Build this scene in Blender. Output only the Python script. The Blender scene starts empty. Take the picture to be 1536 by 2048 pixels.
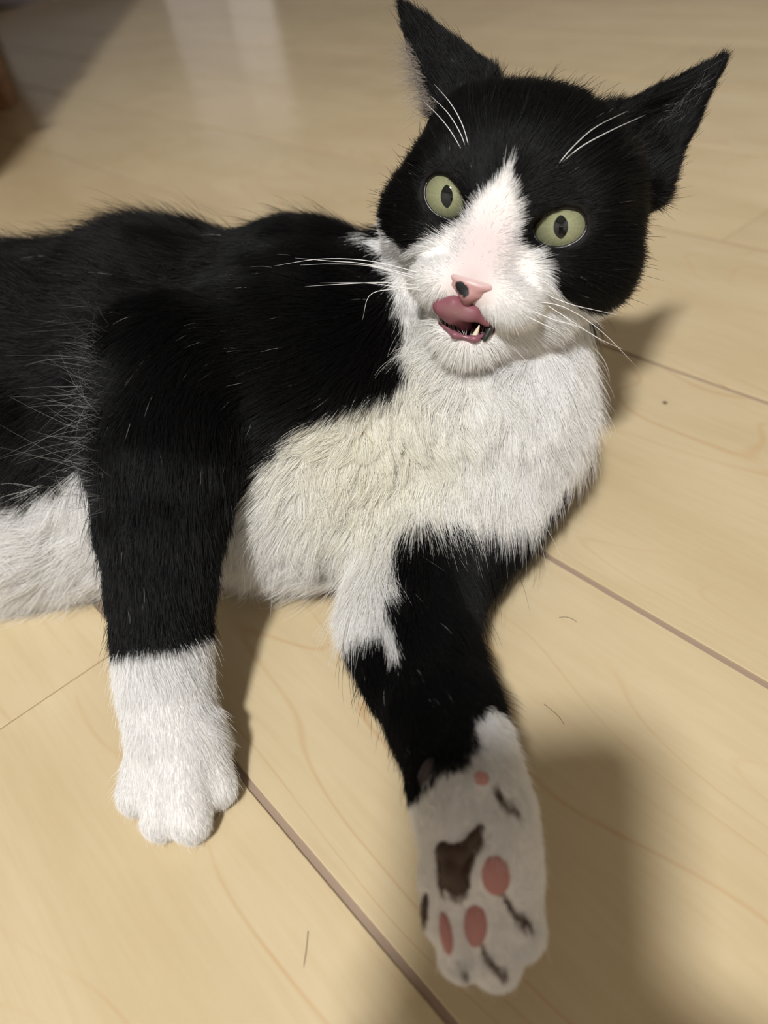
import bpy, math, random
import numpy as np
from mathutils import Vector, Matrix
from mathutils.bvhtree import BVHTree

random.seed(7)
RNG = np.random.default_rng(11)
scene = bpy.context.scene
COL = scene.collection

# ------------------------------------------------------------------ camera
# World: z up, floor z = 0, x runs across the floor boards, y along them; metres.
F = 1536.0                       # focal length in pixels of the 1536 x 2048 frame
CAM_H = 0.24                     # the phone is held 24 cm above the floor
VP1 = np.array([-852.8 - 768, -29.3 - 1024, F])
VP2 = np.array([3461.8 - 768, -881.2 - 1024, F])
ey = VP1 / np.linalg.norm(VP1)
ex = VP2 - ey * (VP2 @ ey); ex /= np.linalg.norm(ex)
ez = np.cross(ex, ey)
if ez[1] > 0: ez = -ez
W2C = np.array([ex, ey, ez])     # rows: world axes seen in camera axes (right, down, depth)
CAM = np.array([0, 0, CAM_H])
def cvec(v): return W2C @ np.asarray(v, float)
def P(px, py, d): return CAM + cvec(((px - 768) / F * d, (py - 1024) / F * d, d))
def ground(px, py, z=0.0):
    r = cvec(((px - 768) / F, (py - 1024) / F, 1.0))
    return CAM + r * ((z - CAM_H) / r[2])

cam_d = bpy.data.cameras.new('camera')
cam_d.sensor_fit = 'HORIZONTAL'; cam_d.sensor_width = 36; cam_d.lens = 36
cam_d.clip_start = 0.01; cam_d.clip_end = 30
cam_d.dof.use_dof = True; cam_d.dof.focus_distance = 0.272; cam_d.dof.aperture_fstop = 9.0
cam_o = bpy.data.objects.new('camera', cam_d); COL.objects.link(cam_o)
R = np.eye(4)
R[:3, 0] = cvec((1, 0, 0)); R[:3, 1] = cvec((0, -1, 0)); R[:3, 2] = cvec((0, 0, -1)); R[:3, 3] = CAM
cam_o.matrix_world = Matrix(R.tolist())
scene.camera = cam_o

# ------------------------------------------------------------------ world, exposure
w = bpy.data.worlds.new('world'); scene.world = w; w.use_nodes = True
w.node_tree.nodes['Background'].inputs[0].default_value = (1.0, 0.95, 0.88, 1)
w.node_tree.nodes['Background'].inputs[1].default_value = 0.05
scene.view_settings.view_transform = 'Standard'
scene.view_settings.look = 'None'
scene.view_settings.exposure = 0.15
scene.view_settings.gamma = 1.0
scene.view_settings.use_curve_mapping = False
scene.cycles.diffuse_bounces = 4; scene.cycles.transmission_bounces = 3; scene.cycles.max_bounces = 6
scene.cycles.adaptive_threshold = 0.04

FWD = cvec((0, 0, 1)); FWD[2] = 0; FWD /= np.linalg.norm(FWD)
RGT = np.array([FWD[1], -FWD[0], 0])
LAMP = np.array([0, 0, 0.0]) + 1.16 * (np.array([0, 0, 2.28]) - FWD * 1.15 - RGT * 0.45)

# ------------------------------------------------------------------ helpers
def tag(o, label=None, cat=None, group=None, kind=None):
    if label: o['label'] = label
    if cat: o['category'] = cat
    if group: o['group'] = group
    if kind: o['kind'] = kind
    return o
def empty(name, loc):
    o = bpy.data.objects.new(name, None); COL.objects.link(o); o.location = loc
    o.empty_display_size = 0.05
    return o
def link(name, me, mats, parent=None):
    o = bpy.data.objects.new(name, me); COL.objects.link(o)
    for m in (mats if isinstance(mats, (list, tuple)) else [mats]):
        if m is not None and len(me.materials) < (len(mats) if isinstance(mats, (list, tuple)) else 1): me.materials.append(m)
    if parent is not None:
        o.parent = parent
        o.matrix_parent_inverse = Matrix.Translation(-Vector(parent.location))
    return o
def mesh(name, V, Fc, smooth=True):
    me = bpy.data.meshes.new(name)
    me.from_pydata([tuple(map(float, v)) for v in V], [], [tuple(map(int, f)) for f in Fc])
    me.validate(); me.update()
    if smooth: me.polygons.foreach_set('use_smooth', np.ones(len(me.polygons), bool))
    return me
def box(x0, x1, y0, y1, z0, z1, bev=0.0):
    """box with a chamfered top rim"""
    b = bev
    V = [(x0, y0, z0), (x1, y0, z0), (x1, y1, z0), (x0, y1, z0),
         (x0, y0, z1 - b), (x1, y0, z1 - b), (x1, y1, z1 - b), (x0, y1, z1 - b)]
    Q = [(0, 3, 2, 1), (0, 1, 5, 4), (1, 2, 6, 5), (2, 3, 7, 6), (3, 0, 4, 7)]
    if b:
        V += [(x0 + b, y0 + b, z1), (x1 - b, y0 + b, z1), (x1 - b, y1 - b, z1), (x0 + b, y1 - b, z1)]
        Q += [(4, 5, 9, 8), (5, 6, 10, 9), (6, 7, 11, 10), (7, 4, 8, 11), (8, 9, 10, 11)]
    else: Q.append((4, 5, 6, 7))
    return V, Q
def tube(pts, radii, n=8):
    pts = np.asarray(pts, float); V = []; Q = []
    prev = None
    for i, p in enumerate(pts):
        t = pts[min(i + 1, len(pts) - 1)] - pts[max(i - 1, 0)]; t /= np.linalg.norm(t) + 1e-12
        if prev is None:
            a = np.cross(t, (0.3, 0.5, 0.81)); a /= np.linalg.norm(a)
        else:
            a = prev - t * (prev @ t); a /= np.linalg.norm(a)
        prev = a; b = np.cross(t, a)
        for k in range(n):
            c, s = math.cos(2 * math.pi * k / n), math.sin(2 * math.pi * k / n)
            V.append(p + radii[i] * (a * c + b * s))
    m = len(pts)
    for i in range(m - 1):
        for k in range(n):
            Q.append((i * n + k, i * n + (k + 1) % n, (i + 1) * n + (k + 1) % n, (i + 1) * n + k))
    Q.append(tuple(range(n))[::-1]); Q.append(tuple((m - 1) * n + k for k in range(n)))
    return V, Q
def spline(pts, n):
    """Catmull-Rom through pts"""
    p = np.asarray(pts, float); p = np.vstack([2 * p[0] - p[1], p, 2 * p[-1] - p[-2]])
    out = []
    m = len(p) - 3
    for u in np.linspace(0, m - 1e-9, n):
        i = int(u); t = u - i; a, b, c, d = p[i:i + 4]
        out.append(0.5 * (2 * b + (c - a) * t + (2 * a - 5 * b + 4 * c - d) * t ** 2 + (3 * b - a - 3 * c + d) * t ** 3))
    return np.array(out)

def mat(name, col=(0.8, 0.8, 0.8), rough=0.5, spec=0.5, **kw):
    m = bpy.data.materials.new(name); m.use_nodes = True
    b = m.node_tree.nodes['Principled BSDF']
    b.inputs['Base Color'].default_value = (*col, 1); b.inputs['Roughness'].default_value = rough
    b.inputs['Specular IOR Level'].default_value = spec
    for k, v in kw.items(): b.inputs[k.replace('_', ' ')].default_value = v
    return m
def nd(m, t, **kw):
    n = m.node_tree.nodes.new(t)
    for k, v in kw.items(): setattr(n, k, v)
    return n
def lk(m, a, b): m.node_tree.links.new(a, b)
def ramp(m, fac, stops):
    r = nd(m, 'ShaderNodeValToRGB'); e = r.color_ramp.elements
    while len(e) < len(stops): e.new(0.5)
    for s, (p, c) in zip(e, stops): s.position = p; s.color = (*c, 1)
    lk(m, fac, r.inputs[0]); return r.outputs[0]
def mix(m, fac, a, b, mode='MIX'):
    n = nd(m, 'ShaderNodeMix', data_type='RGBA', blend_type=mode)
    for s, v in ((0, fac), (6, a), (7, b)):
        if isinstance(v, bpy.types.NodeSocket): lk(m, v, n.inputs[s])
        elif s == 0: n.inputs[0].default_value = v
        else: n.inputs[s].default_value = (*v, 1)
    return n.outputs[2]
def math_n(m, op, a, b=0.0, c=0.0):
    n = nd(m, 'ShaderNodeMath', operation=op)
    for i, v in enumerate((a, b, c)):
        if isinstance(v, bpy.types.NodeSocket): lk(m, v, n.inputs[i])
        else: n.inputs[i].default_value = v
    return n.outputs[0]

# ------------------------------------------------------------------ room
def wood_material():
    m = bpy.data.materials.new('maple_board'); m.use_nodes = True
    b = m.node_tree.nodes['Principled BSDF']
    geo = nd(m, 'ShaderNodeNewGeometry'); oi = nd(m, 'ShaderNodeObjectInfo')
    # every board shifts the grain by its own random number
    off = nd(m, 'ShaderNodeVectorMath', operation='SCALE'); off.inputs[0].default_value = (3.1, 17.3, 5.7)
    lk(m, oi.outputs['Random'], off.inputs['Scale'])
    add = nd(m, 'ShaderNodeVectorMath', operation='ADD')
    lk(m, geo.outputs['Position'], add.inputs[0]); lk(m, off.outputs[0], add.inputs[1])
    def mapped(scale):
        mp = nd(m, 'ShaderNodeMapping'); mp.inputs['Scale'].default_value = scale
        lk(m, add.outputs[0], mp.inputs[0]); return mp.outputs[0]
    def noise(vec, sc, det=3, rough=0.5):
        n = nd(m, 'ShaderNodeTexNoise'); n.inputs['Scale'].default_value = sc
        n.inputs['Detail'].default_value = det; n.inputs['Roughness'].default_value = rough
        lk(m, vec, n.inputs['Vector']); return n.outputs['Fac']
    big = noise(mapped((9, 2.2, 1)), 1.0, 2, 0.45)              # slow figure: contour lines of it are growth rings
    rings = math_n(m, 'FRACT', math_n(m, 'MULTIPLY', big, 24.0))
    line = math_n(m, 'SUBTRACT', 1.0, math_n(m, 'MINIMUM', math_n(m, 'MULTIPLY', math_n(m, 'ABSOLUTE', math_n(m, 'SUBTRACT', rings, 0.5)), 15.0), 1.0))
    fade = noise(mapped((14, 5, 1)), 1.0, 2)
    fade = math_n(m, 'MULTIPLY', math_n(m, 'MAXIMUM', math_n(m, 'SUBTRACT', fade, 0.42), 0.0), 3.2)
    line = math_n(m, 'MULTIPLY', line, math_n(m, 'MINIMUM', fade, 1.0))
    fine = noise(mapped((420, 26, 1)), 1.0, 3, 0.6)
    blot = noise(mapped((26, 8, 1)), 1.0, 3, 0.5)
    c = ramp(m, blot, [(0.28, (0.488, 0.392, 0.240)), (0.72, (0.552, 0.458, 0.300))])
    c = mix(m, math_n(m, 'MULTIPLY', math_n(m, 'SUBTRACT', 0.62, fine), 0.55), c, (0.42, 0.30, 0.16))
    c = mix(m, math_n(m, 'MULTIPLY', line, 0.52), c, (0.44, 0.25, 0.11))
    tone = ramp(m, oi.outputs['Random'], [(0.0, (0.93, 0.90, 0.86)), (0.5, (1, 1, 1)), (1.0, (1.02, 1.0, 0.97))])
    c = mix(m, 1.0, c, tone, 'MULTIPLY')
    lk(m, c, b.inputs['Base Color'])
    b.inputs['Roughness'].default_value = 0.2; b.inputs['Specular IOR Level'].default_value = 0.45
    bp = nd(m, 'ShaderNodeBump'); bp.inputs['Strength'].default_value = 0.04; bp.inputs['Distance'].default_value = 0.001
    lk(m, fine, bp.inputs['Height']); lk(m, bp.outputs[0], b.inputs['Normal'])
    return m
M_WOOD = wood_material()
M_GROOVE = mat('groove_brown', (0.29, 0.215, 0.16), 0.7, 0.2)
M_WALL = mat('wall_paper', (0.46, 0.44, 0.415), 0.9, 0.1)
M_CEIL = mat('ceiling_paper', (0.60, 0.59, 0.58), 0.9, 0.1)
M_WALL_SHADE = mat('wall_shade_grey', (0.13, 0.11, 0.115), 0.6, 0.3)
X0, X1, Y0, Y1, ZC = -2.6, 2.2, -2.0, 2.81, 2.76
floor = link('floor', mesh('floor', *box(X0, X1, Y0, Y1, -0.03, -0.0010), False), M_GROOVE)
tag(floor, 'pale maple board floor with thin brown grooves', kind='structure')
PITCH, PLEN, GAP = 0.1515, 0.909, 0.0013
XA = 0.0287                       # the groove nearest the camera
JY = 0.2507                       # end joint seen in two of the rows
row_off = {0: 0.0, 1: 0.52, 2: 0.30, 3: 0.66}
plank_mesh = {}
i0 = int(math.floor((X0 - XA) / PITCH)); i1 = int(math.ceil((X1 - XA) / PITCH))
for i in range(i0, i1):
    xa, xb = max(XA + i * PITCH, X0), min(XA + (i + 1) * PITCH, X1)
    if xb - xa < 0.01: continue
    y = JY + row_off[(i + 1) % 4] - 4 * PLEN
    while y < Y1:
        ya, yb = max(y, Y0), min(y + PLEN, Y1)
        y += PLEN
        if yb - ya < 0.02: continue
        key = (round(xb - xa, 4), round(yb - ya, 4))
        if key not in plank_mesh:
            V, Q = box(GAP, xb - xa - GAP, 0.0003, yb - ya - 0.0003, -0.012, 0.0, 0.0004)
            plank_mesh[key] = mesh('plank', V, Q, False)
        o = link('plank', plank_mesh[key], M_WOOD if not plank_mesh[key].materials else [], floor)
        o.location = (xa, ya, 0)
T = 0.1
for nm, b in (('wall_back', (X0, X1, Y1, Y1 + T, 0, ZC)), ('wall_front', (X0, X1, Y0 - T, Y0, 0, ZC)),
              ('wall_left', (X0 - T, X0, Y0, Y1, 0, ZC)), ('wall_right', (X1, X1 + T, Y0, Y1, 0, ZC))):
    tag(link(nm, mesh(nm, *box(*b), False), M_WALL), 'plain grey beige papered room wall', kind='structure')
tag(link('ceiling', mesh('ceiling', *box(X0, X1, Y0, Y1, ZC, ZC + T), False), M_CEIL), 'plain off white flat room ceiling', kind='structure')

tag(link('shade_strip_back', mesh('shade_strip_back', *box(X0, X1, Y1 - 0.012, Y1, 0, 0.08, 0.003), False), M_WALL_SHADE), 'dark grey strip painted as shade along the far wall', kind='structure')  # added strip, its dark colour stands in for shade on the wall's foot

# ceiling lamp: a round white diffuser with the light inside its rim
lamp = empty('ceiling_lamp', LAMP)
tag(lamp, 'round white ceiling lamp lighting the room', 'lamp')
a = np.linspace(0, 2 * math.pi, 33)[:-1]
def disc(r, z, rr):
    V = []; Q = []
    for rad, zz in ((rr, 0.11), (rr, 0.02), (r, 0.0), (r - 0.01, 0.004)):
        V += [(LAMP[0] + rad * math.cos(t), LAMP[1] + rad * math.sin(t), LAMP[2] + z + zz) for t in a]
    for k in range(3):
        for j in range(32): Q.append((k * 32 + j, (k + 1) * 32 + j, (k + 1) * 32 + (j + 1) % 32, k * 32 + (j + 1) % 32))
    Q.append(tuple(range(32))); 
    return V, Q
link('lamp_rim', mesh('lamp_rim', *disc(0.22, 0.0, 0.24)), mat('lamp_white', (0.85, 0.85, 0.83), 0.5), lamp)
L = bpy.data.lights.new('lamp_light', 'AREA'); L.shape = 'DISK'; L.size = 0.31; L.energy = 123
L.color = (1.0, 0.99, 0.975)
lo = bpy.data.objects.new('lamp_light', L); COL.objects.link(lo); lo.parent = lamp; lo.location = (0, 0, 0.0)

# low wooden cabinet at the left: only two feet and its shadow reach the picture
M_TABLE = mat('table_wood', (0.20, 0.095, 0.035), 0.5, 0.3)
def table_wood(m):
    b = m.node_tree.nodes['Principled BSDF']; geo = nd(m, 'ShaderNodeTexCoord')
    mp = nd(m, 'ShaderNodeMapping'); mp.inputs['Scale'].default_value = (60, 6, 60); lk(m, geo.outputs['Object'], mp.inputs[0])
    n = nd(m, 'ShaderNodeTexNoise'); n.inputs['Scale'].default_value = 1.0; n.inputs['Detail'].default_value = 4; lk(m, mp.outputs[0], n.inputs['Vector'])
    lk(m, ramp(m, n.outputs['Fac'], [(0.3, (0.15, 0.065, 0.022)), (0.7, (0.27, 0.13, 0.05))]), b.inputs['Base Color'])
table_wood(M_TABLE)
table = empty('low_cabinet', tuple(FWD * 1.2 - RGT * 0.7)); table.rotation_euler[2] = math.atan2(RGT[1], RGT[0])
tag(table, 'low dark wooden cabinet on square feet at the upper left edge', 'cabinet')
def tpart(name, x0, x1, y0, y1, z0, z1, bev=0.0):
    """x to the right, y ahead, measured from the spot under the camera"""
    o = bpy.data.objects.new(name, mesh(name, *box(x0 + 0.7, x1 + 0.7, y0 - 1.2, y1 - 1.2, z0, z1, bev), False))
    o.data.materials.append(M_TABLE); COL.objects.link(o); o.parent = table; return o
for lx, ly in ((-0.442, 1.00), (-0.495, 1.37), (-1.0, 1.0), (-1.0, 1.37), (-0.74, 2.2), (-1.0, 2.2)): tpart('leg', lx, lx + 0.05, ly, ly + 0.05, 0.0, 0.14, 0.002)
tpart('top_board', -1.05, -0.385, 0.72, 2.30, 0.33, 0.355, 0.004)
tpart('cabinet_body', -1.02, -0.392, 0.82, 1.43, 0.14, 0.33); tpart('cabinet_body', -1.02, -0.68, 1.43, 2.26, 0.14, 0.33)
for y0_, y1_, xr in ((0.84, 1.12, -0.392), (1.13, 1.41, -0.392), (1.46, 1.84, -0.68), (1.86, 2.24, -0.68)):
    dw = tpart('drawer', xr, xr + 0.012, y0_, y1_, 0.155, 0.32, 0.002); ym = 0.5 * (y0_ + y1_)
    tpart('knob', xr + 0.012, xr + 0.028, ym - 0.01, ym + 0.01, 0.23, 0.25, 0.003).parent = dw

# white cabinet at the far side: seen only as a pale reflection on the boards
ca_, cb_ = ground(330, 0)[:2], ground(548, 0)[:2]
ca_ = ca_ / np.linalg.norm(ca_) * 2.55; cb_ = cb_ / np.linalg.norm(cb_) * 2.55
cw = np.linalg.norm(cb_ - ca_); cd = (cb_ - ca_) / cw
cab = empty('white_cabinet', (ca_[0], ca_[1], 0)); cab.rotation_euler[2] = math.atan2(cd[1], cd[0])
tag(cab, 'low white cabinet with two doors seen as a pale reflection in the floor', 'cabinet')
M_CAB = mat('cabinet_white', (0.88, 0.87, 0.90), 0.4, 0.4); M_CABG = mat('cabinet_grey', (0.62, 0.60, 0.64), 0.4, 0.4)
def cpart(name, m, *a_, parent=None):
    o = bpy.data.objects.new(name, mesh(name, *box(*a_), False)); o.data.materials.append(m); COL.objects.link(o); o.parent = parent or cab; return o
cpart('cabinet_body', M_CABG, 0, cw, 0.02, 0.28, 0, 0.42, 0.003)
for k, (a0, a1, m) in enumerate(((0.004, cw * 0.54, M_CABG), (cw * 0.56, cw - 0.004, M_CAB))):
    dr = cpart('door', m, a0, a1, 0, 0.02, 0.01, 0.41, 0.002)
    xk = a1 - 0.03 if k == 0 else a0 + 0.02
    cpart('knob', M_CAB, xk, xk + 0.012, -0.015, 0, 0.25, 0.262, 0.003, parent=dr)

# ------------------------------------------------------------------ cat: signed distance body
class Field:
    def __init__(s, lo, hi, h):
        s.lo = np.array(lo, float); s.h = h
        s.n = np.ceil((np.array(hi) - s.lo) / h).astype(int) + 1
        s.d = np.full(s.n, 0.03, np.float32)
    def sub(s, lo, hi):
        i0 = np.maximum(np.floor((np.asarray(lo) - s.lo) / s.h).astype(int), 0)
        i1 = np.minimum(np.ceil((np.asarray(hi) - s.lo) / s.h).astype(int) + 1, s.n)
        if (i1 <= i0).any(): return None, None
        sl = tuple(slice(a, b) for a, b in zip(i0, i1))
        ax = [(s.lo[k] + s.h * np.arange(i0[k], i1[k])).astype(np.float32) for k in range(3)]
        return sl, np.stack(np.meshgrid(*ax, indexing='ij'), -1)
    def add(s, fn, lo, hi, k, pad=0.012):
        sl, X = s.sub(np.asarray(lo) - pad - k, np.asarray(hi) + pad + k)
        if sl is None: return
        a = s.d[sl]; b = fn(X).astype(np.float32)
        h = np.maximum(k - np.abs(a - b), 0) / k
        s.d[sl] = np.minimum(a, b) - h * h * k * 0.25
    def cut(s, fn, lo, hi, k=0.0008):
        sl, X = s.sub(np.asarray(lo) - 0.004, np.asarray(hi) + 0.004)
        if sl is None: return
        a = s.d[sl]; b = -fn(X).astype(np.float32)
        h = np.maximum(k - np.abs(a - b), 0) / k
        s.d[sl] = np.maximum(a, b) + h * h * k * 0.25
    def mesh(s, smooth=1):
        """naive surface nets"""
        d = s.d; ins = d < 0
        n = np.array(d.shape)
        c = np.zeros(n - 1, np.int8)
        for i in (0, 1):
            for j in (0, 1):
                for k in (0, 1):
                    c += ins[i:n[0] - 1 + i, j:n[1] - 1 + j, k:n[2] - 1 + k]
        act = np.argwhere((c > 0) & (c < 8))
        idx = np.full(n - 1, -1, np.int32); idx[tuple(act.T)] = np.arange(len(act))
        acc = np.zeros((len(act), 3)); cnt = np.zeros(len(act))
        cor = [(i, j, k) for i in (0, 1) for j in (0, 1) for k in (0, 1)]
        for a in cor:
            for ax in range(3):
                if a[ax]: continue
                b = list(a); b[ax] = 1
                da = d[tuple((act + a).T)]; db = d[tuple((act + b).T)]
                m = (da < 0) != (db < 0)
                t = np.where(m, da / np.where(m, da - db, 1), 0)
                p = np.tile(np.array(a, float), (len(act), 1)); p[:, ax] += t
                acc[m] += p[m]; cnt[m] += 1
        V = (act + acc / cnt[:, None]) * s.h + s.lo
        Q = []
        for ax in range(3):
            o = [1, 1, 1]; o[ax] = 0
            A = [slice(1, n[q] - 1) if q != ax else slice(0, n[q] - 1) for q in range(3)]
            B = list(A); B[ax] = slice(1, n[ax])
            ia, ib = ins[tuple(A)], ins[tuple(B)]
            e = np.argwhere(ia != ib)
            if not len(e): continue
            flip = ia[tuple(e.T)]
            e = e + np.array([1 if q != ax else 0 for q in range(3)])
            u, v = [q for q in range(3) if q != ax]
            if ax == 1: u, v = v, u
            du = np.zeros(3, int); du[u] = 1; dv = np.zeros(3, int); dv[v] = 1
            q = np.stack([idx[tuple(e.T)], idx[tuple((e - du).T)], idx[tuple((e - du - dv).T)], idx[tuple((e - dv).T)]], 1)
            q[~flip] = q[~flip][:, ::-1]
            Q.append(q)
        Q = np.vstack(Q)
        for _ in range(smooth):
            s1 = np.zeros_like(V); c1 = np.zeros(len(V))
            for i in range(4):
                for j in (1, 3):
                    np.add.at(s1, Q[:, i], V[Q[:, (i + j) % 4]]); np.add.at(c1, Q[:, i], 1)
            V = 0.5 * V + 0.5 * s1 / np.maximum(c1, 1)[:, None]
        return V, Q
def to_mesh(name, V, Q):
    me = bpy.data.meshes.new(name); n = len(Q)
    me.vertices.add(len(V)); me.vertices.foreach_set('co', np.ascontiguousarray(V, np.float32).ravel())
    me.loops.add(n * 4); me.loops.foreach_set('vertex_index', np.ascontiguousarray(Q, np.int32).ravel())
    me.polygons.add(n); me.polygons.foreach_set('loop_start', np.arange(0, n * 4, 4, dtype=np.int32))
    me.polygons.foreach_set('use_smooth', np.ones(n, bool))
    me.update(calc_edges=True); return me
def normals(V, Q):
    fn = np.cross(V[Q[:, 2]] - V[Q[:, 0]], V[Q[:, 3]] - V[Q[:, 1]])
    N = np.zeros_like(V)
    for i in range(4): np.add.at(N, Q[:, i], fn)
    return N / (np.linalg.norm(N, axis=1, keepdims=True) + 1e-12)

def cone_fn(a, b, ra, rb):
    ab = b - a; L2 = ab @ ab + 1e-12
    def fn(X):
        t = np.clip((X - a) @ ab / L2, 0, 1)
        return np.linalg.norm(X - (a + t[..., None] * ab), axis=-1) - (ra + t * (rb - ra))
    return fn
def cloud_fn(pts, r):
    def fn(X):
        out = np.full(X.shape[:-1], 1e9, np.float32)
        for p, rr in zip(pts, r):
            np.minimum(out, np.linalg.norm(X - p.astype(np.float32), axis=-1) - rr, out=out)
        return out
    return fn

# head frame: x to the cat's left (image right), y to the crown, z out of the face; unit 1 cm
EYEMID = P(1003, 420, 0.259)
roll = math.radians(15.5)
hx = np.array([math.cos(roll), math.sin(roll), 0]); hy = np.array([math.sin(roll), -math.cos(roll), 0])
toc = CAM - EYEMID; toc /= np.linalg.norm(toc)
hX, hY = cvec(hx), cvec(hy)
YAW, PIT = math.radians(-11), math.radians(2)
hz = toc * math.cos(YAW) * math.cos(PIT) + hX * math.sin(YAW) + hY * math.sin(PIT); hz /= np.linalg.norm(hz)
hX = hX - hz * (hX @ hz); hX /= np.linalg.norm(hX); hY = np.cross(hz, hX)
HM = np.stack([hX, hY, hz], 1)       # columns
def H(x, y, z): return EYEMID + HM @ (np.array([x, y, z], float) * 0.01)
def toH(X): return (X - EYEMID) @ HM * 100.0
def ell_fn(c, r):
    c = np.array(c, float); r = np.array(r, float)
    def fn(X):
        q = (toH(X) - c); k0 = np.linalg.norm(q / r, axis=-1); k1 = np.linalg.norm(q / (r * r), axis=-1) + 1e-6
        return k0 * (k0 - 1) / k1 * 0.01
    return fn

VOX = 0.0014
PR = []    # primitives: fn, lo, hi, k, region, flow(vec or callable), fur length
def cone(a, b, ra, rb, k, reg, flow, ln):
    a, b = np.asarray(a, float), np.asarray(b, float)
    PR.append((cone_fn(a, b, ra, rb), np.minimum(a - ra, b - rb), np.maximum(a + ra, b + rb), k, reg, flow, ln))
def chain(pts, k, reg, flows, lens):
    """pts: (px, py, depth, radius in cm)"""
    for i in range(len(pts) - 1):
        (x0, y0, d0, r0), (x1, y1, d1, r1) = pts[i], pts[i + 1]
        fl = flows[i] if isinstance(flows, list) else flows
        a, b = P(x0, y0, d0), P(x1, y1, d1)
        v = (b - a) / np.linalg.norm(b - a) if fl is None else cvec((fl[0], fl[1], fl[2] if len(fl) > 2 else 0.0))
        cone(a, b, r0 * 0.01, r1 * 0.01, k, reg, v / np.linalg.norm(v), lens[i] if isinstance(lens, list) else lens)

# trunk: back and belly, from the shoulders to the hips beyond the frame
chain([(770, 655, 0.332, 3.0), (600, 705, 0.347, 3.9), (330, 690, 0.364, 4.7), (50, 745, 0.378, 5.1), (-250, 780, 0.40, 5.4), (-520, 830, 0.425, 5.0)],
      0.022, 'torso', (-1, -0.15), 0.0125)
chain([(985, 830, 0.318, 3.25), (850, 850, 0.322, 3.8), (620, 900, 0.332, 4.2), (330, 930, 0.345, 4.5), (50, 970, 0.357, 4.7), (-250, 990, 0.375, 4.8), (-450, 980, 0.39, 4.6)],
      0.022, 'torso', [(0.25, 1), (-0.5, 0.85), (-0.6, 0.8), (-0.7, 0.6), (-0.8, 0.5), (-1, 0.3)], [0.010, 0.011, 0.012, 0.013, 0.014, 0.014])
chain([(700, 990, 0.320, 2.8), (560, 1020, 0.326, 2.5)], 0.02, 'torso', (-0.4, 1), 0.013)
# neck and throat
chain([(980, 560, 0.318, 3.0), (770, 655, 0.332, 3.0)], 0.02, 'torso', (-0.25, 1), 0.008)
chain([(1020, 640, 0.312, 2.65), (985, 830, 0.318, 3.25)], 0.02, 'torso', (0.15, 1), 0.010)
# hips, hind leg and tail, out of the frame
chain([(-470, 900, 0.41, 5.2), (-300, 1180, 0.37, 3.4), (-520, 1290, 0.36, 2.2), (-420, 1400, 0.335, 1.6)], 0.02, 'torso', None, 0.012)
chain([(-560, 850, 0.43, 3.0), (-800, 1000, 0.44, 1.7), (-1100, 1150, 0.42, 1.4), (-1300, 1150, 0.42, 1.2)], 0.015, 'torso', None, 0.014)
# near foreleg, planted
chain([(600, 590, 0.347, 2.8), (590, 730, 0.315, 3.1), (345, 760, 0.290, 2.45)], 0.022, 'foreleg', [(-0.6, 0.3), (-1, 0.2)], 0.009)
chain([(345, 750, 0.290, 2.45), (330, 900, 0.282, 2.35), (322, 1050, 0.276, 1.80), (322, 1180, 0.273, 1.45), (324, 1300, 0.271, 1.28), (333, 1400, 0.269, 1.25), (348, 1490, 0.266, 1.34)],
      0.012, 'foreleg', None, [0.009, 0.007, 0.006, 0.005, 0.004, 0.0035])
GP = lambda x, y, z: ground(x, y, z)
def gcone(p, q, ra, rb, k, reg, ln):
    a, b = ground(*p), ground(*q); v = b - a; cone(a, b, ra, rb, k, reg, v / np.linalg.norm(v), ln)
gcone((350, 1480, 0.019), (352, 1535, 0.0120), 0.0135, 0.0110, 0.006, 'foreleg', 0.0032)
for p, q, r0, r1 in (((312, 1490, .019), (276, 1586, .0078), .0092, .0068), ((336, 1495, .021), (325, 1634, .0080), .0098, .0070),
                     ((366, 1495, .021), (380, 1638, .0080), .0098, .0070), ((396, 1488, .019), (430, 1572, .0080), .0092, .0070),
                     ((405, 1450, .018), (440, 1488, .013), .008, .0040)):
    gcone(p, q, r0, r1, 0.0018, 'foreleg', 0.0024)
# far foreleg, stretched towards the camera with the sole up
chain([(975, 945, 0.322, 2.5), (930, 1005, 0.312, 2.35), (835, 1135, 0.298, 2.05), (812, 1235, 0.284, 1.95)], 0.014, 'foreleg_far', [(-0.3, 1), (0.2, 1), (0.2, 1)], [0.013, 0.012, 0.011])
chain([(812, 1235, 0.284, 1.95), (840, 1330, 0.263, 1.70), (888, 1430, 0.240, 1.45), (922, 1530, 0.221, 1.32), (942, 1610, 0.209, 1.28), (962, 1700, 0.200, 1.28)],
      0.010, 'foreleg_far', None, [0.008, 0.0065, 0.005, 0.003, 0.0022])
def pchain(pts, k, ln): chain(pts, k, 'foreleg_far', None, ln)
pchain([(928, 1660, 0.203, 1.0), (910, 1745, 0.1965, 0.84)], 0.006, 0.002)
pchain([(988, 1650, 0.205, 1.02), (1012, 1750, 0.198, 0.94)], 0.006, 0.002)
pchain([(885, 1755, 0.1965, .62), (890, 1838, 0.1935, .56)], 0.0016, 0.002)
pchain([(908, 1780, 0.1950, .68), (922, 1905, 0.1905, .60)], 0.0016, 0.002)
pchain([(962, 1785, 0.1945, .74), (988, 1920, 0.1900, .68)], 0.0016, 0.002)
pchain([(1018, 1765, 0.1955, .78), (1034, 1860, 0.1920, .68)], 0.0016, 0.002)
pchain([(985, 1570, 0.2085, .55), (1012, 1608, 0.2045, .42)], 0.004, 0.003)      # dew toe

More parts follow.
